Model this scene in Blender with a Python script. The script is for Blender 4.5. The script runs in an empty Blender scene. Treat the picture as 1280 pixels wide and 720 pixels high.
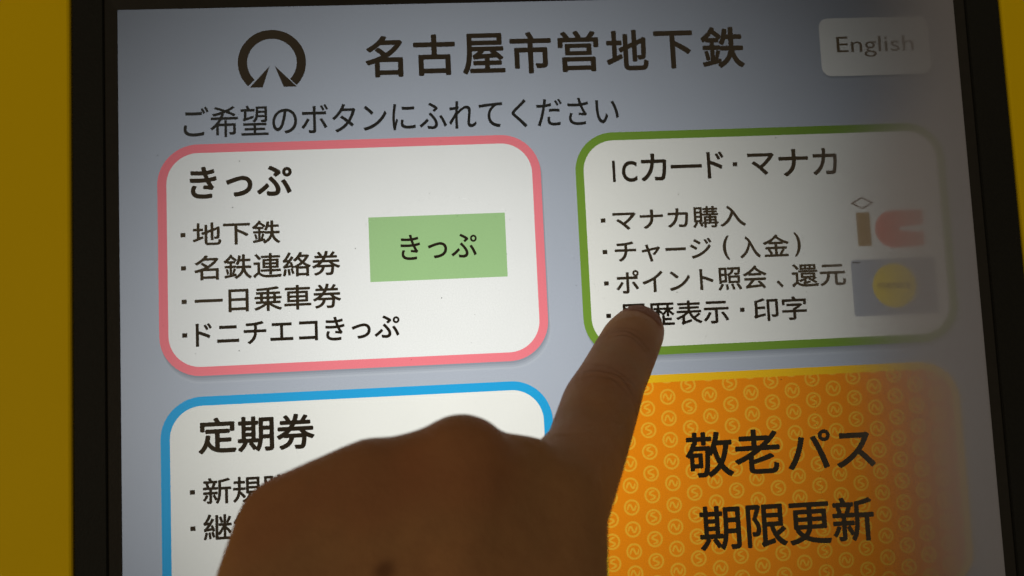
import bpy, bmesh, math, random
import numpy as np
from mathutils import Vector, Matrix
from mathutils.geometry import tessellate_polygon
from mathutils.bvhtree import BVHTree

random.seed(4)
scene = bpy.context.scene
COL = scene.collection

# ------------------------------------------------------------------ units
# The display plane is world y = 0, x to the right, z up, the viewer on the -y side.
# Screen graphics are written in image pixels unprojected onto this plane (u right, v down from the top left corner).
K = 0.223 / 950.0                    # metres per image pixel at the screen plane
def P(u, v, h=0.0):                  # unprojected image pixel -> world point, h metres in front of the glass
    return Vector(((u - 424.5) * K, -h, (439.3 - v) * K))
MM = 0.001
def Q(x, y, h):                      # millimetres right / up / towards the viewer
    return Vector((x * MM, -h * MM, y * MM))

# ------------------------------------------------------------------ camera
cam_d = bpy.data.cameras.new('camera')
cam = bpy.data.objects.new('camera', cam_d); COL.objects.link(cam)
R = Matrix(((0.99746843, 0.04232877, -0.05714024),
            (-0.04642426, 0.99629754, -0.07236028),
            (0.05386576, 0.07482979, 0.99574042)))
S = Matrix(((1, 0, 0), (0, 0, -1), (0, 1, 0)))
cam.matrix_world = Matrix.Translation((0, -0.223, 0)) @ (S @ R).to_4x4()
cam_d.sensor_width = 36.0
cam_d.lens = 950.0 / 1280.0 * 36.0
cam_d.clip_start = 0.005
cam_d.clip_end = 50.0
cam_d.dof.use_dof = True
cam_d.dof.focus_distance = 0.2225
cam_d.dof.aperture_fstop = 17.0
scene.camera = cam

# ------------------------------------------------------------------ light and exposure
world = bpy.data.worlds.new('World'); scene.world = world
world.use_nodes = True
bg = world.node_tree.nodes['Background']
bg.inputs['Color'].default_value = (1.0, 0.84, 0.62, 1)
bg.inputs['Strength'].default_value = 0.185
def area(name, loc, target, size, power, color, shape='DISK'):
    l = bpy.data.lights.new(name, 'AREA'); l.shape = shape; l.size = size
    l.energy = power; l.color = color
    o = bpy.data.objects.new(name, l); COL.objects.link(o)
    o.location = loc
    o.rotation_euler = (Vector(target) - Vector(loc)).to_track_quat('-Z', 'Y').to_euler()
    return o
# unseen lamp added at the left behind the viewer to shape the hand
area('fill_lamp', (-1.0, -1.25, -0.1), (0, 0, 0), 0.5, 2.6, (1.0, 0.82, 0.58))
# the lamp of the display, inside the box behind the panel
bl = P(398, 468, -733 * K)
backlight = area('display_backlight', bl, bl + Vector((0, -1, 0)), 0.131, 0.097, (1.0, 1.0, 0.98))
backlight.data.spread = math.radians(92)
scene.view_settings.view_transform = 'Standard'
scene.view_settings.look = 'None'
scene.view_settings.exposure = 0.0
scene.view_settings.gamma = 1.0
scene.render.engine = 'CYCLES'
scene.cycles.use_denoising = True
scene.cycles.denoising_input_passes = 'RGB'
scene.cycles.max_bounces = 8
scene.cycles.transparent_max_bounces = 12

# ------------------------------------------------------------------ materials
def new_mat(name):
    m = bpy.data.materials.new(name); m.use_nodes = True
    nt = m.node_tree; nt.nodes.clear()
    out = nt.nodes.new('ShaderNodeOutputMaterial')
    return m, nt, out
def nd(nt, t, **kw):
    n = nt.nodes.new(t)
    for k, v in kw.items():
        setattr(n, k, v)
    return n
def math_n(nt, op, a, b=None, c=None, clamp=False):
    n = nt.nodes.new('ShaderNodeMath'); n.operation = op; n.use_clamp = clamp
    for i, x in enumerate((a, b, c)):
        if x is None: continue
        if isinstance(x, (int, float)): n.inputs[i].default_value = x
        else: nt.links.new(x, n.inputs[i])
    return n.outputs[0]
def mix_col(nt, f, a, b):
    n = nt.nodes.new('ShaderNodeMix'); n.data_type = 'RGBA'
    if isinstance(f, (int, float)): n.inputs[0].default_value = f
    else: nt.links.new(f, n.inputs[0])
    for i, x in ((6, a), (7, b)):
        if isinstance(x, tuple): n.inputs[i].default_value = (*x[:3], 1)
        else: nt.links.new(x, n.inputs[i])
    return n.outputs[2]
def smooth(nt, x, lo, hi):
    n = nt.nodes.new('ShaderNodeMapRange'); n.interpolation_type = 'SMOOTHSTEP'
    nt.links.new(x, n.inputs[0])
    n.inputs[1].default_value = lo; n.inputs[2].default_value = hi
    return n.outputs[0]
def noise(nt, vec, scale, detail=3, rough=0.5):
    n = nt.nodes.new('ShaderNodeTexNoise'); n.inputs['Scale'].default_value = scale
    n.inputs['Detail'].default_value = detail; n.inputs['Roughness'].default_value = rough
    if vec is not None: nt.links.new(vec, n.inputs['Vector'])
    return n.outputs['Fac']
def dots(nt):                        # unprojected image pixel coordinates of a point on the panel
    tc = nt.nodes.new('ShaderNodeTexCoord')
    sep = nt.nodes.new('ShaderNodeSeparateXYZ'); nt.links.new(tc.outputs['Object'], sep.inputs[0])
    u = math_n(nt, 'MULTIPLY_ADD', sep.outputs[0], 1 / K, 424.5)
    v = math_n(nt, 'MULTIPLY_ADD', sep.outputs[2], -1 / K, 439.3)
    return u, v, tc.outputs['Object']

def lcd(name, col, pattern=None):    # a lit cell of the display: lets the backlight through in its own colour
    m, nt, out = new_mat(name)
    u, v, ob = dots(nt)
    g = noise(nt, ob, 2600, 2, 0.6)                          # sparkle of the matte coating
    g2 = noise(nt, ob, 60, 3, 0.5)
    k = math_n(nt, 'MULTIPLY_ADD', g, 0.26, 0.87)
    k = math_n(nt, 'MULTIPLY', k, math_n(nt, 'MULTIPLY_ADD', g2, 0.06, 0.97))
    c = nt.nodes.new('ShaderNodeRGB'); c.outputs[0].default_value = (*col, 1)
    cc = c.outputs[0]
    if pattern:
        cc = mix_col(nt, pattern_mask(nt, u, v), col, pattern)
    sc = nt.nodes.new('ShaderNodeVectorMath'); sc.operation = 'SCALE'
    nt.links.new(cc, sc.inputs[0]); nt.links.new(k, sc.inputs['Scale'])
    tr = nt.nodes.new('ShaderNodeBsdfTranslucent'); nt.links.new(sc.outputs[0], tr.inputs['Color'])
    gl = nt.nodes.new('ShaderNodeBsdfGlossy'); gl.inputs['Roughness'].default_value = 0.35
    gl.inputs['Color'].default_value = (1, 1, 1, 1)
    mx = nt.nodes.new('ShaderNodeMixShader'); mx.inputs[0].default_value = 0.03
    nt.links.new(tr.outputs[0], mx.inputs[1]); nt.links.new(gl.outputs[0], mx.inputs[2])
    nt.links.new(mx.outputs[0], out.inputs[0])
    return m

def pattern_mask(nt, u, v):          # staggered coins with a squiggle in each
    pu, pv = 26.7, 26.7
    a = math_n(nt, 'DIVIDE', math_n(nt, 'SUBTRACT', u, 641.5), pu)
    col = math_n(nt, 'ROUND', a)
    du = math_n(nt, 'MULTIPLY', math_n(nt, 'SUBTRACT', a, col), pu)
    off = math_n(nt, 'MULTIPLY', math_n(nt, 'PINGPONG', col, 1.0), 0.5)
    b = math_n(nt, 'SUBTRACT', math_n(nt, 'DIVIDE', math_n(nt, 'SUBTRACT', v, 555.5), pv), off)
    row = math_n(nt, 'ROUND', b)
    dv = math_n(nt, 'MULTIPLY', math_n(nt, 'SUBTRACT', b, row), pv)
    rr = math_n(nt, 'SQRT', math_n(nt, 'ADD', math_n(nt, 'MULTIPLY', du, du), math_n(nt, 'MULTIPLY', dv, dv)))
    ring = math_n(nt, 'SUBTRACT', 1.0, smooth(nt, math_n(nt, 'ABSOLUTE', math_n(nt, 'SUBTRACT', rr, 8.7)), 0.6, 1.8))
    # a squiggle in each coin, upright in one column and lying in the next
    par = math_n(nt, 'PINGPONG', col, 1.0); inv = math_n(nt, 'SUBTRACT', 1.0, par)
    xa = math_n(nt, 'ADD', math_n(nt, 'MULTIPLY', du, inv), math_n(nt, 'MULTIPLY', dv, par))
    xb = math_n(nt, 'ADD', math_n(nt, 'MULTIPLY', dv, inv), math_n(nt, 'MULTIPLY', du, par))
    arg = math_n(nt, 'ADD', math_n(nt, 'MULTIPLY', xb, 0.66), math_n(nt, 'MULTIPLY', math_n(nt, 'SINE', math_n(nt, 'MULTIPLY', row, 2.1)), 0.5))
    s = math_n(nt, 'MULTIPLY', math_n(nt, 'SINE', arg), 3.0)
    cs = math_n(nt, 'MULTIPLY', math_n(nt, 'COSINE', arg), 3.0 * 0.66)
    slope = math_n(nt, 'SQRT', math_n(nt, 'MULTIPLY_ADD', cs, cs, 1.0))
    sq = math_n(nt, 'SUBTRACT', 1.0, smooth(nt, math_n(nt, 'DIVIDE', math_n(nt, 'ABSOLUTE', math_n(nt, 'SUBTRACT', xa, s)), slope), 0.7, 1.9))
    sq = math_n(nt, 'MULTIPLY', sq, math_n(nt, 'SUBTRACT', 1.0, smooth(nt, rr, 5.6, 7.0)))
    return math_n(nt, 'MAXIMUM', ring, sq)

def principled(name, col, rough=0.5, spec=0.5, noise_amt=0.0, noise_scale=200, bump=0.0, bump_scale=800):
    m, nt, out = new_mat(name)
    b = nt.nodes.new('ShaderNodeBsdfPrincipled')
    b.inputs['Roughness'].default_value = rough
    b.inputs['Specular IOR Level'].default_value = spec
    nt.links.new(b.outputs[0], out.inputs[0])
    tc = nt.nodes.new('ShaderNodeTexCoord')
    if noise_amt:
        n = noise(nt, tc.outputs['Object'], noise_scale, 4, 0.6)
        nt.links.new(mix_col(nt, n, tuple(c * (1 - noise_amt) for c in col), tuple(min(1, c * (1 + noise_amt)) for c in col)), b.inputs['Base Color'])
    else:
        b.inputs['Base Color'].default_value = (*col, 1)
    if bump:
        n = noise(nt, tc.outputs['Object'], bump_scale, 2, 0.6)
        bp = nt.nodes.new('ShaderNodeBump'); bp.inputs['Strength'].default_value = bump
        bp.inputs['Distance'].default_value = 0.0003
        nt.links.new(n, bp.inputs['Height']); nt.links.new(bp.outputs[0], b.inputs['Normal'])
    return m

M_white = lcd('lit_white', (0.90, 0.91, 0.885))
M_cream = lcd('lit_cream', (0.90, 0.90, 0.84))
M_key = lcd('lit_key_grey', (0.98, 0.98, 0.93))
M_bg = lcd('lit_grey_blue', (0.465, 0.507, 0.578))
M_pink = lcd('lit_pink', (0.95, 0.235, 0.275))
M_green = lcd('lit_green', (0.19, 0.345, 0.038))
M_blue = lcd('lit_blue', (0.02, 0.40, 0.77))
M_ybord = lcd('lit_amber', (0.97, 0.57, 0.012))
M_orange = lcd('lit_orange', (0.98, 0.288, 0.003), pattern=(0.98, 0.49, 0.03))
M_ticket = lcd('lit_ticket_green', (0.37, 0.60, 0.27))
M_bar = lcd('lit_ochre', (0.40, 0.25, 0.09))
M_curl = lcd('lit_red', (0.80, 0.21, 0.15))
M_cardg = lcd('lit_card_grey', (0.42, 0.45, 0.50))
M_cardy = lcd('lit_card_yellow', (0.88, 0.66, 0.03))
M_shadow = [lcd('lit_shadow_grey', (0.30 + 0.065 * i, 0.335 + 0.067 * i, 0.39 + 0.07 * i)) for i in range(4)]
M_text = principled('dark_print', (0.055, 0.045, 0.032), 0.5, 0.3)
M_text2 = principled('dark_list_print', (0.10, 0.085, 0.06), 0.5, 0.3)
M_navy = principled('dark_blue_print', (0.035, 0.042, 0.05), 0.5, 0.3)
M_ghost = principled('brown_print', (0.16, 0.10, 0.06), 0.5, 0.3)
M_yellow = principled('yellow_paint', (0.76, 0.52, 0.0), 0.5, 0.05, 0.04, 25, 0.08, 900)
M_black = principled('black_plastic', (0.010, 0.010, 0.0075), 0.5, 0.12, 0.9, 3500, 0.5, 2600)
M_rim = principled('dark_rim_plastic', (0.022, 0.020, 0.016), 0.35, 0.12, 0.2, 300, 0.2, 1500)
M_box = principled('light_box_black', (0.01, 0.01, 0.01), 0.9, 0.1)

# ------------------------------------------------------------------ builders
def link(name, me, mat=None, parent=None):
    o = bpy.data.objects.new(name, me); COL.objects.link(o)
    if mat is not None:
        for m in (mat if isinstance(mat, list) else [mat]): me.materials.append(m)
    if parent: o.parent = parent
    return o
def rrect(u0, v0, u1, v1, r, n=14):
    pts = []
    for cx, cy, a0 in ((u1 - r, v0 + r, -90), (u1 - r, v1 - r, 0), (u0 + r, v1 - r, 90), (u0 + r, v0 + r, 180)):
        for i in range(n + 1):
            a = math.radians(a0 + 90 * i / n)
            pts.append((cx + r * math.cos(a), cy + r * math.sin(a)))
    return pts
def rect(u0, v0, u1, v1): return [(u0, v0), (u1, v0), (u1, v1), (u0, v1)]
def sheet_mesh(name, loops, h=0.0):
    tris = tessellate_polygon([[Vector((p[0], p[1], 0)) for p in l] for l in loops])
    flat = [p for l in loops for p in l]
    me = bpy.data.meshes.new(name)
    vs = [P(u, v, h) for u, v in flat]
    fs = []
    for t in tris:
        a, b, c = (vs[i] for i in t)
        n = (b - a).cross(c - a)
        if n.length < 1e-14: continue
        fs.append(t if n.y < 0 else (t[0], t[2], t[1]))
    me.from_pydata([tuple(x) for x in vs], [], fs); me.update()
    return me
def sheet(name, loops, mat, parent, h=0.0):
    return link(name, sheet_mesh(name, loops, h), mat, parent)

TEXT_H = 0.00012
def text_mesh(s):
    cu = bpy.data.curves.new('t', 'FONT'); cu.body = s; cu.size = 1.0
    cu.resolution_u = 6; cu.fill_mode = 'FRONT'
    ob = bpy.data.objects.new('t', cu); COL.objects.link(ob)
    bpy.context.view_layer.update()
    dg = bpy.context.evaluated_depsgraph_get()
    me = bpy.data.meshes.new_from_object(ob.evaluated_get(dg))
    bpy.data.objects.remove(ob); bpy.data.curves.remove(cu)
    return me
def text(name, pieces, mat, parent, bold=0.6, dots_=(), h=TEXT_H):
    """pieces: (string, u0, v0, u1, v1) - every string fills its ink box; bold: how far strokes are
    thickened, in dots (the glyph is laid down several times side by side); dots_: square bullets."""
    bm = bmesh.new()
    for pc in pieces:
        s, u0, v0, u1, v1 = pc[:5]
        r = pc[5] if len(pc) > 5 else bold
        me = text_mesh(s)
        co = np.empty(len(me.vertices) * 3); me.vertices.foreach_get('co', co); co = co.reshape(-1, 3)
        lo, hi = co.min(0), co.max(0)
        shifts = [(0, 0)]
        if r > 0:
            k = 6 if r < 0.65 else 10
            shifts += [(r * math.cos(2 * math.pi * (i + .5) / k), r * math.sin(2 * math.pi * (i + .5) / k)) for i in range(k)]
        for q, (dx, dy) in enumerate(shifts):
            n0 = len(bm.verts)
            bm.from_mesh(me); bm.verts.ensure_lookup_table()
            for v in bm.verts[n0:]:
                v.co = P(u0 + r + dx + (v.co.x - lo[0]) / (hi[0] - lo[0]) * (u1 - u0 - 2 * r),
                         v1 - r + dy - (v.co.y - lo[1]) / (hi[1] - lo[1]) * (v1 - v0 - 2 * r), h + q * 3e-6)
        bpy.data.meshes.remove(me)
    for u, v in dots_:
        bm.faces.new([bm.verts.new(P(u + a, v + b, h)) for a, b in ((-3, 2.7), (3, 2.7), (3, -2.7), (-3, -2.7))])
    me = bpy.data.meshes.new(name); bm.to_mesh(me); bm.free()
    return link(name, me, mat, parent)
def shape(name, polys, mat, parent, h=TEXT_H):
    bm = bmesh.new()
    for loops in polys:
        m2 = sheet_mesh('x', loops, h); bm.from_mesh(m2); bpy.data.meshes.remove(m2)
    me = bpy.data.meshes.new(name); bm.to_mesh(me); bm.free()
    return link(name, me, mat, parent)

# the interface draws a soft grey drop shadow below and right of every button: four strips of its outline
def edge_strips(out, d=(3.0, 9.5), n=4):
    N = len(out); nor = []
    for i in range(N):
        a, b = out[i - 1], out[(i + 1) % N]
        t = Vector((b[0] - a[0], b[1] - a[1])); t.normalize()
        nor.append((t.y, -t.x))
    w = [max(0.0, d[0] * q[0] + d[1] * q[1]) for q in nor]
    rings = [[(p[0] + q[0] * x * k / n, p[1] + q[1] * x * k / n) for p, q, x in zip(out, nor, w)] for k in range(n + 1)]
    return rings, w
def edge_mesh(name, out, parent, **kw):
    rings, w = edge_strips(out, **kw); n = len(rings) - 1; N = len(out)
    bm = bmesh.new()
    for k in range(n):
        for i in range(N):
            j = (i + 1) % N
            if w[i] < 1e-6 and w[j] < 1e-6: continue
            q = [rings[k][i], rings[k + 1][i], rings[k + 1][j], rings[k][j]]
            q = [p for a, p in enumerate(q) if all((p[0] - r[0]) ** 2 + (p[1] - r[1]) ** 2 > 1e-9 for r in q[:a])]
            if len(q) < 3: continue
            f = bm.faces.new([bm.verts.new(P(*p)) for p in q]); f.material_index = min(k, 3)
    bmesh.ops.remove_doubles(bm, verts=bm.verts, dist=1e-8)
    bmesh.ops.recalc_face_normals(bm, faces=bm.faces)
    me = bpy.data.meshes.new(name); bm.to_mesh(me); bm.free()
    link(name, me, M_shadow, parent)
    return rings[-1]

# ------------------------------------------------------------------ the ticket machine
machine = bpy.data.objects.new('ticket_machine', None); COL.objects.link(machine)
machine['label'] = 'yellow ticket vending machine with a lit touchscreen menu in Japanese in a black frame'
machine['category'] = 'ticket machine'

def ring_mesh(name, loops, mat, parent):
    """loops: rectangles (u0, v0, u1, v1, h, r) joined one after the other."""
    bm = bmesh.new(); rows = []
    for (u0, v0, u1, v1, h, r) in loops:
        rows.append([bm.verts.new(P(a, b, h)) for a, b in rrect(u0, v0, u1, v1, max(r, 0.01), 5)])
    for A, B in zip(rows, rows[1:]):
        N = len(A)
        for i in range(N):
            j = (i + 1) % N
            bm.faces.new((A[i], A[j], B[j], B[i]))
    bmesh.ops.recalc_face_normals(bm, faces=bm.faces)
    me = bpy.data.meshes.new(name); bm.to_mesh(me); bm.free()
    return link(name, me, mat, parent)

SW, SH = 1084, 813
# yellow front plate with a rounded edge round the opening
ring_mesh('front_panel', [(-56, -63, 1148, 872, -0.004, 6), (-56, -63, 1148, 872, 0.0006, 6), (-57, -64, 1149, 873, 0.0011, 7), (-59, -66, 1151, 875, 0.0014, 9),
                          (-380, -380, 1500, 1250, 0.0014, 20), (-382, -382, 1502, 1252, 0.001, 22), (-382, -382, 1502, 1252, -0.12, 22)], M_yellow, machine)
frame = ring_mesh('screen_frame', [(-54.5, -61.5, 1146.5, 870.5, -0.004, 5), (-54.5, -61.5, 1146.5, 870.5, 0.0004, 5), (-52.5, -59.5, 1144.5, 868.5, 0.0010, 5),
                                   (-17, -17, 1101.5, 830, 0.0010, 2), (-16, -16, 1100.5, 829, 0.0005, 2), (-16, -16, 1100.5, 829, -0.001, 2)], M_black, machine)
ring_mesh('inner_rim', [(-15.9, -15.9, 1100.4, 828.9, -0.0005, 2), (-15.9, -15.9, 1100.4, 828.9, 0.0003, 2), (-14, -14, 1098.5, 827, 0.00055, 2), (-0.5, -0.5, SW + .5, SH + .5, 0.00022, 1), (0, 0, SW, SH, 0.00012, 1),
                        (0, 0, SW, SH, 0.00002, 1)], M_rim, frame)
# unseen closed box behind the panel, added to keep light from leaking
ring_mesh('light_box', [(-14, -14, SW + 14, SH + 14, -0.0002, 1), (-16, -16, SW + 16, SH + 16, -0.0008, 1), (-40, -40, SW + 40, SH + 40, -0.03, 4),
                              (-40, -40, SW + 40, SH + 40, -0.195, 4), (300, 300, 400, 400, -0.1955, 4), (349, 349, 351, 351, -0.1956, 0.5)], M_box, machine)

buttons = {
    'pink':  (46, 174.5, 522.5, 461.5, 50),
    'green': (567, 175.5, 1053.5, 462.5, 50),
    'blue':  (46, 486.5, 522, 774, 50),
    'orange': (572.5, 487.5, 1046, 774, 50),
    'english': (899.5, 31.5, 1047.5, 109.7, 13),
}
outl = {k: rrect(*v) for k, v in buttons.items()}

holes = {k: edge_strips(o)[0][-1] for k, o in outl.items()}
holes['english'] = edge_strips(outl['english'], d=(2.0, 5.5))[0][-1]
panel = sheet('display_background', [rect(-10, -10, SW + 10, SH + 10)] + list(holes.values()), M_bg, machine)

# header
text('title_text', [('名', 306.2, 41.5, 353.7, 95.5), ('古', 366.9, 41, 420.4, 95), ('屋', 429.2, 41, 484, 95), ('市', 490.3, 40.5, 544, 95.5),
                    ('営', 552.4, 40.5, 605.5, 95), ('地', 615, 41, 670, 95), ('下', 677.8, 43.5, 729.5, 94), ('鉄', 740, 39.5, 797, 95)], M_text, panel, bold=1.2)
text('guide_text', [('ご希望のボタンにふれてください', 79, 127, 627, 166.5)], M_navy, panel, bold=0.35)
def ring_arc(cx, cy, ro, ri, a0, a1, n=40):
    o = [(cx + ro * math.cos(math.radians(a0 + (a1 - a0) * i / n)), cy - ro * math.sin(math.radians(a0 + (a1 - a0) * i / n))) for i in range(n + 1)]
    i_ = [(cx + ri * math.cos(math.radians(a0 + (a1 - a0) * i / n)), cy - ri * math.sin(math.radians(a0 + (a1 - a0) * i / n))) for i in range(n + 1)]
    return o + i_[::-1]
ex, ey = 189.3, 72.6
shape('operator_emblem', [[ring_arc(ex, ey, 42.4, 30.8, -44.8, 224.8)],
                          [[(161.0, 104.3), (177.2, 104.3), (186.4, 76.8)]],
                          [[(219.6, 104.3), (203.2, 104.3), (192.6, 76.8)]]], M_text, panel)

def button(kind, name, label, border_mat, face_mat, bw, face_holes=()):
    b = buttons[kind]
    inner = rrect(b[0] + bw, b[1] + bw, b[2] - bw, b[3] - bw, b[4] - bw) if bw else outl[kind]
    if bw:
        o = sheet(name, [outl[kind], inner], border_mat, machine)
        sheet('face', [inner] + list(face_holes), face_mat, o)
    else:
        o = sheet(name, [outl[kind]], face_mat, machine)
    o['label'] = label
    edge_mesh('drop_shadow', outl[kind], o, **({'d': (2.0, 5.5)} if kind == 'english' else {}))
    return o

# tickets
tick = rect(303.2, 274.3, 474.3, 355.5)
b = button('pink', 'menu_button', 'white ticket menu button with a pink border', M_pink, M_white, 11, [tick])
text('button_title', [('きっぷ', 85.5, 203, 210.5, 243.5)], M_text, b, bold=1.1)
text('list_text', [('地下鉄', 88, 273, 194.5, 302.3)], M_text2, b, dots_=[(76.3, 287.8)])
text('list_text', [('名鉄連絡券', 89, 314, 267, 345)], M_text2, b, dots_=[(76.4, 329)])
text('list_text', [('一日乗車券', 89, 355, 267, 386)], M_text2, b, dots_=[(76.6, 370.3)])
text('list_text', [('ドニチエコきっぷ', 89.5, 396.5, 337.5, 426)], M_text, b, dots_=[(76.6, 411.3)])
sheet('ticket_picture', [tick], M_ticket, b)
text('picture_text', [('きっぷ', 342, 298, 437.5, 330)], M_text, b, bold=0.4)

# IC cards
bar = rrect(929.5, 291.5, 947.5, 335.5, 2, 3)
def curl_shape():
    pts = [(1017, 290.5), (1017.5, 309.5)]
    pts += [(985, 313.0), (985, 316.5)]
    pts += [(1017.5, 320), (1016, 338.5)]
    pts += [(978, 339)]
    for i in range(13):
        a = math.radians(95 + 170 * i / 12)
        pts.append((977 + 24 * math.cos(a), 314.7 + 24.3 * math.sin(a)))
    pts += [(978, 290.3)]
    return pts
curl = curl_shape()
thumb = rrect(917.5, 353.0, 1028, 426, 3, 3)
disc = [(972.5 + 28.5 * math.cos(math.radians(i * 10)), 388 + 28.5 * math.sin(math.radians(i * 10))) for i in range(36)]
b = button('green', 'menu_button', 'white transit card menu button with a green border', M_green, M_cream, 10.5, [bar, curl, thumb])
text('button_title', [('I', 614.4, 212.5, 618.2, 240.5), ('C', 626.5, 213.5, 646.5, 241), ('カ', 651, 205, 685, 241), ('ー', 690, 220.5, 731, 225.5), ('ド', 737.5, 205, 760, 240), ('マ', 791, 209, 826.5, 238), ('ナ', 832, 205, 871.5, 241), ('カ', 877, 205, 910, 240.5)], M_text, b, bold=0.75, dots_=[(774.5, 222.5)])
text('list_text', [('マナカ購入', 611, 275.5, 783.5, 303.7)], M_text2, b, dots_=[(598.9, 289.3)])
text('list_text', [('チャージ', 611.5, 316.5, 737, 344.5), ('(', 751, 314.5, 760, 346), ('入', 773, 316.5, 800, 345), ('金', 803.5, 315.5, 838, 344.5), (')', 844.5, 314, 853.5, 345.5)], M_text2, b, dots_=[(599, 329.6)])
text('list_text', [('ポイント照会', 611, 354, 806, 385), ('、', 818, 375, 827, 384.5), ('還元', 838, 355, 909.5, 385)], M_text2, b, dots_=[(598.6, 369.6)])
text('list_text', [('履歴表示', 614, 395.5, 753.5, 426.5), ('印字', 785.5, 396, 855, 426.5)], M_text, b, dots_=[(599.2, 410.7), (771, 410.6)])
shape('logo_diamond', [[[(938.5, 271), (954, 279.2), (938.5, 287.4), (923, 279.2)], [(938.5, 273.2), (949.8, 279.2), (938.5, 285.2), (927.2, 279.2)]]], M_ghost, b)
sheet('logo_bar', [bar], M_bar, b)
sheet('logo_curl', [curl], M_curl, b)
sheet('card_picture', [thumb, disc], M_cardg, b)
sheet('card_disc', [disc], M_cardy, b)
text('card_text', [('manaca', 951, 384.5, 994, 391.5)], M_ghost, b, bold=0)
shape('card_mark', [[rect(920, 355.6, 930, 357.2)]], M_navy, b)

# season passes
b = button('blue', 'menu_button', 'white season pass menu button with a blue border', M_blue, M_cream, 11)
text('button_title', [('定期券', 90.8, 512.5, 230, 556)], M_text, b, bold=1.1)
text('list_text', [('新規購入', 95, 584.3, 236, 616)], M_text, b, dots_=[(82.8, 600.3)])
text('list_text', [('継続購入', 95, 627.3, 236, 659)], M_text, b, dots_=[(82.8, 643.2)])

# senior pass
b = button('orange', 'menu_button', 'orange senior pass menu button patterned with yellow coins', M_ybord, M_orange, 9.5)
text('button_title', [('敬老', 686, 561.5, 807, 618), ('パス', 816, 566, 929.5, 616)], M_text, b, bold=1.1)
text('subtitle_text', [('期限更新', 698, 652, 921.5, 707.5)], M_text, b, bold=1.1)

# language
b = button('english', 'language_button', 'small grey English language button with rounded corners', None, M_key, 0)
text('button_text', [('English', 921.5, 57, 1025.8, 85)], M_text, b, bold=0)

# veiling haze painted into an added film along the right side of the glass
def haze_mat():
    m, nt, out = new_mat('painted_haze')
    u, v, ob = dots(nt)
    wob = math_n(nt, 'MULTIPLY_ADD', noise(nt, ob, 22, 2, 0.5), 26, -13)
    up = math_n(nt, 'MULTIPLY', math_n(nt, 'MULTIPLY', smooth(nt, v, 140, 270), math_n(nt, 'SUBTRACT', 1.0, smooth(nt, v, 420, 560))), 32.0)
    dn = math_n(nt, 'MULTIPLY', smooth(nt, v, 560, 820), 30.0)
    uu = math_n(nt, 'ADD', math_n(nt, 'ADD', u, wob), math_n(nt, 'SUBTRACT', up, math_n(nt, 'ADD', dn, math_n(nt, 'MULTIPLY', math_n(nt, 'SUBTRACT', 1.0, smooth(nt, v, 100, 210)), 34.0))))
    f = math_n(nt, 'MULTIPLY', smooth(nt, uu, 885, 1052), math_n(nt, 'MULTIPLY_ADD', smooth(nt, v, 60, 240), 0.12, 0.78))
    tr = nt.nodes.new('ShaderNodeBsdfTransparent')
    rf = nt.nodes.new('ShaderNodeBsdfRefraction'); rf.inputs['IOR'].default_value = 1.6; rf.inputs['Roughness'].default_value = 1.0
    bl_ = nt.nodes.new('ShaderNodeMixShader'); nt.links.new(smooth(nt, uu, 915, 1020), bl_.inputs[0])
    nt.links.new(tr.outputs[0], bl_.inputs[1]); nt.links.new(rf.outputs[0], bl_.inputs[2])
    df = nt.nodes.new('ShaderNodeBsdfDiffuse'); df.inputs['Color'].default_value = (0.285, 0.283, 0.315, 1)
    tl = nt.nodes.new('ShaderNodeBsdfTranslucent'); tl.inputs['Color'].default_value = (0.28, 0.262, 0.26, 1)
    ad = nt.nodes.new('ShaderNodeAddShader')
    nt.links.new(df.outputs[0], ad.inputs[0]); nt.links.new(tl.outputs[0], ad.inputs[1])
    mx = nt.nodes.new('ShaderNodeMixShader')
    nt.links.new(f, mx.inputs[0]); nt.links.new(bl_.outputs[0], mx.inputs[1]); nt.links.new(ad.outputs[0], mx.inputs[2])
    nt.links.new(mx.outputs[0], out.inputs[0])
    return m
veil = sheet('haze_veil', [rect(855, 0.6, SW - 0.6, SH - 0.6)], haze_mat(), machine, h=0.0009)

# dust on the glass
bm = bmesh.new()
for i in range(70):
    u, v = random.uniform(20, 870), random.uniform(120, 560)
    r = random.choice((0.3, 0.35, 0.4, 0.5, 0.75)); a0 = random.random() * 6
    bm.faces.new([bm.verts.new(P(u + r * (0.6 + 0.5 * random.random()) * math.cos(a0 - k), v + r * math.sin(a0 - k), 0.0003)) for k in range(6)])
me = bpy.data.meshes.new('dust'); bm.to_mesh(me); bm.free()
d = link('dust', me, M_text, machine); d['kind'] = 'stuff'

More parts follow.
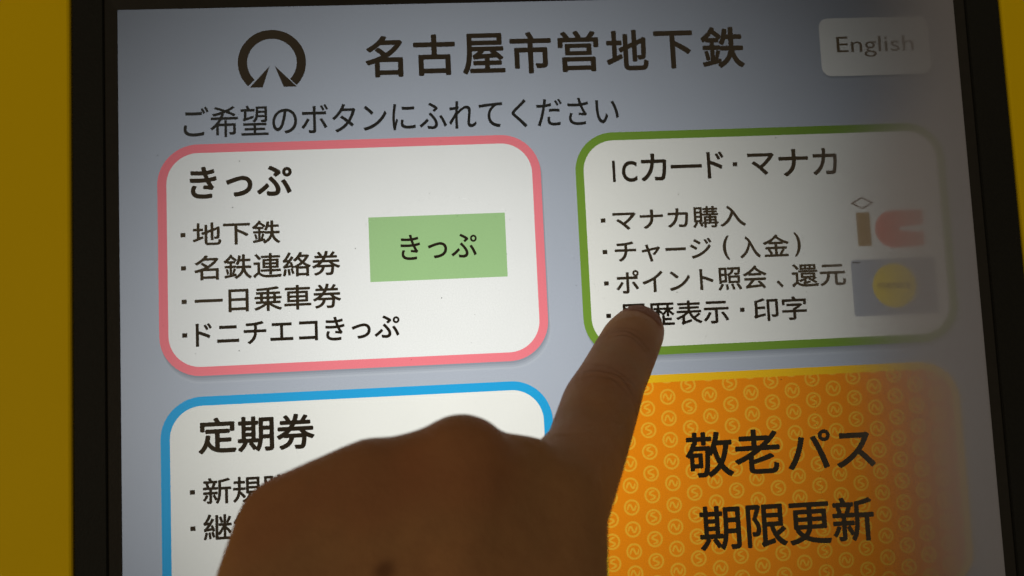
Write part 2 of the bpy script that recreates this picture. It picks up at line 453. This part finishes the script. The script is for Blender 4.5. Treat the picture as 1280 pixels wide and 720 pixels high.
# ------------------------------------------------------------------ the hand
def skin_mat():
    m, nt, out = new_mat('skin')
    b = nt.nodes.new('ShaderNodeBsdfPrincipled')
    tc = nt.nodes.new('ShaderNodeTexCoord'); ob = tc.outputs['Object']
    n1 = noise(nt, ob, 45, 3, 0.55)
    n2 = noise(nt, ob, 420, 3, 0.6)
    c = mix_col(nt, smooth(nt, n1, 0.35, 0.65), (0.285, 0.142, 0.059), (0.345, 0.163, 0.065))
    c = mix_col(nt, math_n(nt, 'MULTIPLY', smooth(nt, n2, 0.4, 0.7), 0.25), c, (0.23, 0.098, 0.042))
    for kp, kr in KNUCKLES:                                  # redder, darker skin over the knuckles
        kd = nt.nodes.new('ShaderNodeVectorMath'); kd.operation = 'DISTANCE'
        nt.links.new(ob, kd.inputs[0]); kd.inputs[1].default_value = kp
        kw = math_n(nt, 'SUBTRACT', 1.0, smooth(nt, math_n(nt, 'ADD', kd.outputs['Value'], math_n(nt, 'MULTIPLY_ADD', n2, 0.006, -0.003)), kr * 0.7, kr * 1.6))
        c = mix_col(nt, math_n(nt, 'MULTIPLY', kw, 0.45), c, (0.27, 0.098, 0.042))
    ms = nt.nodes.new('ShaderNodeVectorMath'); ms.operation = 'DISTANCE'
    nt.links.new(ob, ms.inputs[0]); ms.inputs[1].default_value = DARK_SPOT
    md = math_n(nt, 'ADD', ms.outputs['Value'], math_n(nt, 'MULTIPLY_ADD', n2, 0.002, -0.001))
    c = mix_col(nt, math_n(nt, 'MULTIPLY', math_n(nt, 'SUBTRACT', 1.0, smooth(nt, md, 0.0004, 0.0026)), 0.6), c, (0.07, 0.022, 0.01))
    nt.links.new(c, b.inputs['Base Color'])
    b.inputs['Roughness'].default_value = 0.55
    b.inputs['Specular IOR Level'].default_value = 0.08
    b.inputs['Subsurface Weight'].default_value = 0.0
    b.inputs['Subsurface Radius'].default_value = (0.004, 0.0015, 0.0008)
    b.inputs['Subsurface Scale'].default_value = 0.4
    # skin grain and the folds over the two joints of the stretched finger
    vor = nt.nodes.new('ShaderNodeTexVoronoi'); vor.inputs['Scale'].default_value = 900; vor.feature = 'DISTANCE_TO_EDGE'
    nt.links.new(ob, vor.inputs['Vector'])
    hgt = math_n(nt, 'MULTIPLY', smooth(nt, vor.outputs['Distance'], 0.0, 0.25), 0.07)
    hgt = math_n(nt, 'ADD', hgt, math_n(nt, 'MULTIPLY', n2, 0.13))
    hgt = math_n(nt, 'ADD', hgt, math_n(nt, 'MULTIPLY', noise(nt, ob, 130, 2, 0.5), 0.9))
    for p, q, rad in FOLDS:
        ax = (q - p).normalized()
        sub = nt.nodes.new('ShaderNodeVectorMath'); sub.operation = 'SUBTRACT'
        nt.links.new(ob, sub.inputs[0]); sub.inputs[1].default_value = p
        dt = nt.nodes.new('ShaderNodeVectorMath'); dt.operation = 'DOT_PRODUCT'
        nt.links.new(sub.outputs[0], dt.inputs[0]); dt.inputs[1].default_value = ax
        ln = nt.nodes.new('ShaderNodeVectorMath'); ln.operation = 'LENGTH'; nt.links.new(sub.outputs[0], ln.inputs[0])
        t = math_n(nt, 'ADD', dt.outputs['Value'], math_n(nt, 'MULTIPLY_ADD', noise(nt, ob, 160, 2, 0.5), 0.006, -0.003))
        w = math_n(nt, 'ABSOLUTE', math_n(nt, 'SINE', math_n(nt, 'MULTIPLY', t, 1150.0)))
        line = math_n(nt, 'SUBTRACT', 1.0, smooth(nt, w, 0.0, 0.35))
        env = math_n(nt, 'SUBTRACT', 1.0, smooth(nt, math_n(nt, 'ABSOLUTE', dt.outputs['Value']), 0.001, 0.0055))
        near = math_n(nt, 'SUBTRACT', 1.0, smooth(nt, ln.outputs['Value'], rad * 1.0, rad * 1.7))
        hgt = math_n(nt, 'SUBTRACT', hgt, math_n(nt, 'MULTIPLY', math_n(nt, 'MULTIPLY', line, env), math_n(nt, 'MULTIPLY', near, 1.05)))
    bp = nt.nodes.new('ShaderNodeBump'); bp.inputs['Strength'].default_value = 1.0; bp.inputs['Distance'].default_value = 0.0006
    nt.links.new(hgt, bp.inputs['Height']); nt.links.new(bp.outputs[0], b.inputs['Normal'])
    nt.links.new(b.outputs[0], out.inputs[0])
    return m

# joints unprojected from image pixels at chosen depths, in millimetres (right, up, towards the viewer), radius
TIP = (47.5, 1.6, 8.8); DIP = (38.8, -6.1, 26); PIP = (29.0, -15.4, 48); IM = (13.1, -30.2, 85)
KNUCKLES = [(Q(*DIP), 0.008), (Q(*PIP), 0.009), (Q(-2.5, -18, 97), 0.009), (Q(-17, -21, 97), 0.008), (Q(-32, -26, 95), 0.008), (Q(*TIP), 0.009)]
FOLDS = [(Q(*DIP), Q(*TIP), 8.5 * MM), (Q(*PIP), Q(*DIP), 9.2 * MM)]
def sphere_pts(c, r, n=11):
    pts = []
    for i in range(n + 1):
        th = math.pi * i / n
        m = max(1, int(round(2 * n * math.sin(th))))
        for j in range(m):
            ph = 2 * math.pi * j / m
            pts.append((c[0] + r * math.sin(th) * math.cos(ph), c[1] + r * math.sin(th) * math.sin(ph), c[2] + r * math.cos(th)))
    return pts
def hull(bm, balls):
    new = []
    for c, r in balls:
        for p in sphere_pts(c, r):
            new.append(bm.verts.new(Q(*p)))
    res = bmesh.ops.convex_hull(bm, input=new, use_existing_faces=False)
    junk = [g for g in res['geom_interior'] if isinstance(g, bmesh.types.BMVert)]
    junk += [g for g in res['geom_unused'] if isinstance(g, bmesh.types.BMVert)]
    bmesh.ops.delete(bm, geom=list(set(junk)), context='VERTS')
def chain(bm, pts):
    for a, b_ in zip(pts, pts[1:]): hull(bm, [a, b_])

hb = bmesh.new()
# index finger, stretched out and bent a little at the joints
chain(hb, [((48.7, 2.9, 6.7), 6.0), (TIP, 7.7), ((43.5, -1.2, 17), 8.35), (DIP, 8.5), ((34, -10.6, 36.5), 8.5), (PIP, 9.1), ((22.4, -23.2, 66), 8.6), (IM, 10.3)])
# knuckles and back of the hand
MMC = ((-2.5, -21.0, 89.5), 9.4); RMC = ((-17.3, -24.6, 90), 9.8); PMC = ((-32.2, -29.8, 88), 9.3); IMC = (IM, 10.3)
WI = ((2, -79, 127), 13); WM = ((-9, -81, 130), 13.5); WR = ((-20, -80, 129), 13.5); WP = ((-32.5, -77, 125), 13)
mid = lambda a, b_, t, r, dz=0: (tuple(a[0][i] + (b_[0][i] - a[0][i]) * t + (dz if i == 2 else 0) for i in range(3)), r)
IA = mid(IMC, WI, .35, 10.6); MA = mid(MMC, WM, .35, 10.5); RA = mid(RMC, WR, .35, 10.3); PA = mid(PMC, WP, .35, 12.2)
low = lambda b_, k: ((b_[0][0], b_[0][1] - 1.0 * k, b_[0][2] - 0.3 * k), b_[1] - 0.9 * k)
for A, B, k in (((IMC, IA, WI), (MMC, MA, WM), 1.0), ((MMC, MA, WM), (RMC, RA, WR), 0.55), ((RMC, RA, WR), (PMC, PA, WP), 0.0)):
    hull(hb, [low(A[0], k), A[1], low(B[0], k), B[1]]); hull(hb, [A[1], A[2], B[1], B[2]])
chain(hb, [IMC, IA]); chain(hb, [MMC, MA]); chain(hb, [RMC, RA]); chain(hb, [PMC, PA])
hull(hb, [((9.2, -22.6, 84), 6.0), ((5.0, -22.4, 85), 6.5), IA, MA])          # web between index and middle finger
# palm side: heels of thumb and little finger
hull(hb, [((-30, -52, 96), 12), ((-27, -70, 112), 13), PA, WP])
hull(hb, [((2, -52, 92), 12), ((0, -72, 110), 14), IA, WI])
hull(hb, [((-14, -44, 84), 10), ((-12, -66, 104), 13), MA, RA])
# curled fingers, folded away behind the knuckles
chain(hb, [MMC, ((-3.5, -27.5, 50), 8.6), ((-5, -46, 46), 7.8), ((-6.5, -50, 62), 7.0)])
chain(hb, [RMC, ((-18, -30, 54), 8.2), ((-19, -47.5, 51), 7.5), ((-19.5, -51, 65), 6.8)])
chain(hb, [PMC, ((-31, -35, 62), 7.2), ((-31, -49, 59), 6.6), ((-30.5, -52, 70), 6.0)])
# thumb laid across the folded fingers
chain(hb, [((1, -72, 112), 13), ((8, -55, 80), 10.5), ((5, -46, 57), 9.2), ((-3, -43, 40), 8.4), ((-9, -42, 35), 6.8)])
# wrist and forearm
hull(hb, [WI, WM, WR, WP, ((-4, -92, 131), 15), ((-26, -90, 128), 15)])
hull(hb, [((-4, -92, 131), 15), ((-26, -90, 128), 15), ((-14, -150, 170), 24), ((-36, -148, 168), 24)])
hull(hb, [((-14, -150, 170), 24), ((-36, -148, 168), 24), ((-30, -270, 262), 34), ((-60, -268, 260), 34)])
bmesh.ops.recalc_face_normals(hb, faces=hb.faces)
hm = bpy.data.meshes.new('raw'); hb.to_mesh(hm); hb.free()
ho = bpy.data.objects.new('raw', hm); COL.objects.link(ho)
rm = ho.modifiers.new('r', 'REMESH'); rm.mode = 'VOXEL'; rm.voxel_size = 0.0011; rm.use_smooth_shade = True
sm = ho.modifiers.new('s', 'SMOOTH'); sm.factor = 0.5; sm.iterations = 14
bpy.context.view_layer.update()
me = bpy.data.meshes.new_from_object(ho.evaluated_get(bpy.context.evaluated_depsgraph_get()))
bpy.data.objects.remove(ho)
me.name = 'person'
for p in me.polygons: p.use_smooth = True
pv = BVHTree.FromPolygons([v.co for v in me.vertices], [p.vertices for p in me.polygons])
DARK_SPOT = pv.find_nearest(Q(-13.9, -33.2, 107))[0]      # dark spot on the back of the hand
person = link('person', me, skin_mat())
person['label'] = 'bare left hand of a person pressing the touchscreen with the stretched index finger'
person['category'] = 'person'

# nail of the index finger, laid on the skin
bvh = BVHTree.FromObject(person, bpy.context.evaluated_depsgraph_get())
ax = (Q(*TIP) - Q(*DIP)).normalized()
up = Vector((0.25, -0.55, 0.80)); up = (up - ax * up.dot(ax)).normalized()
side = ax.cross(up)
nb = bmesh.new(); grid = {}
NL, NW = 12, 12
for i in range(NL + 1):
    for j in range(NW + 1):
        t = i / NL; s = (j / NW - 0.5) * 2
        l = -1.0 + 10.5 * t - 1.6 * (s * s) * (1 if t > .5 else -0.8)   # rounded ends
        ang = s * math.radians(48)
        d_ = up * math.cos(ang) + side * math.sin(ang)
        c0 = Q(*TIP) + ax * ((l - 5.0) * MM)
        hit = bvh.ray_cast(c0 + d_ * 0.03, -d_, 0.03)
        base = hit[0] if hit[0] else c0 + d_ * 8 * MM
        edge = max(abs(s), abs(2 * t - 1))
        grid[i, j] = nb.verts.new(base + d_ * (0.00022 - 0.0004 * max(0, edge - 0.85) / 0.15))
for i in range(NL):
    for j in range(NW):
        nb.faces.new((grid[i, j], grid[i + 1, j], grid[i + 1, j + 1], grid[i, j + 1]))
bmesh.ops.recalc_face_normals(nb, faces=nb.faces)
nm = bpy.data.meshes.new('fingernail'); nb.to_mesh(nm); nb.free()
for p in nm.polygons: p.use_smooth = True
M_nail = principled('nail', (0.21, 0.09, 0.052), 0.6, 0.04, 0.05, 120)
link('fingernail', nm, M_nail, person)
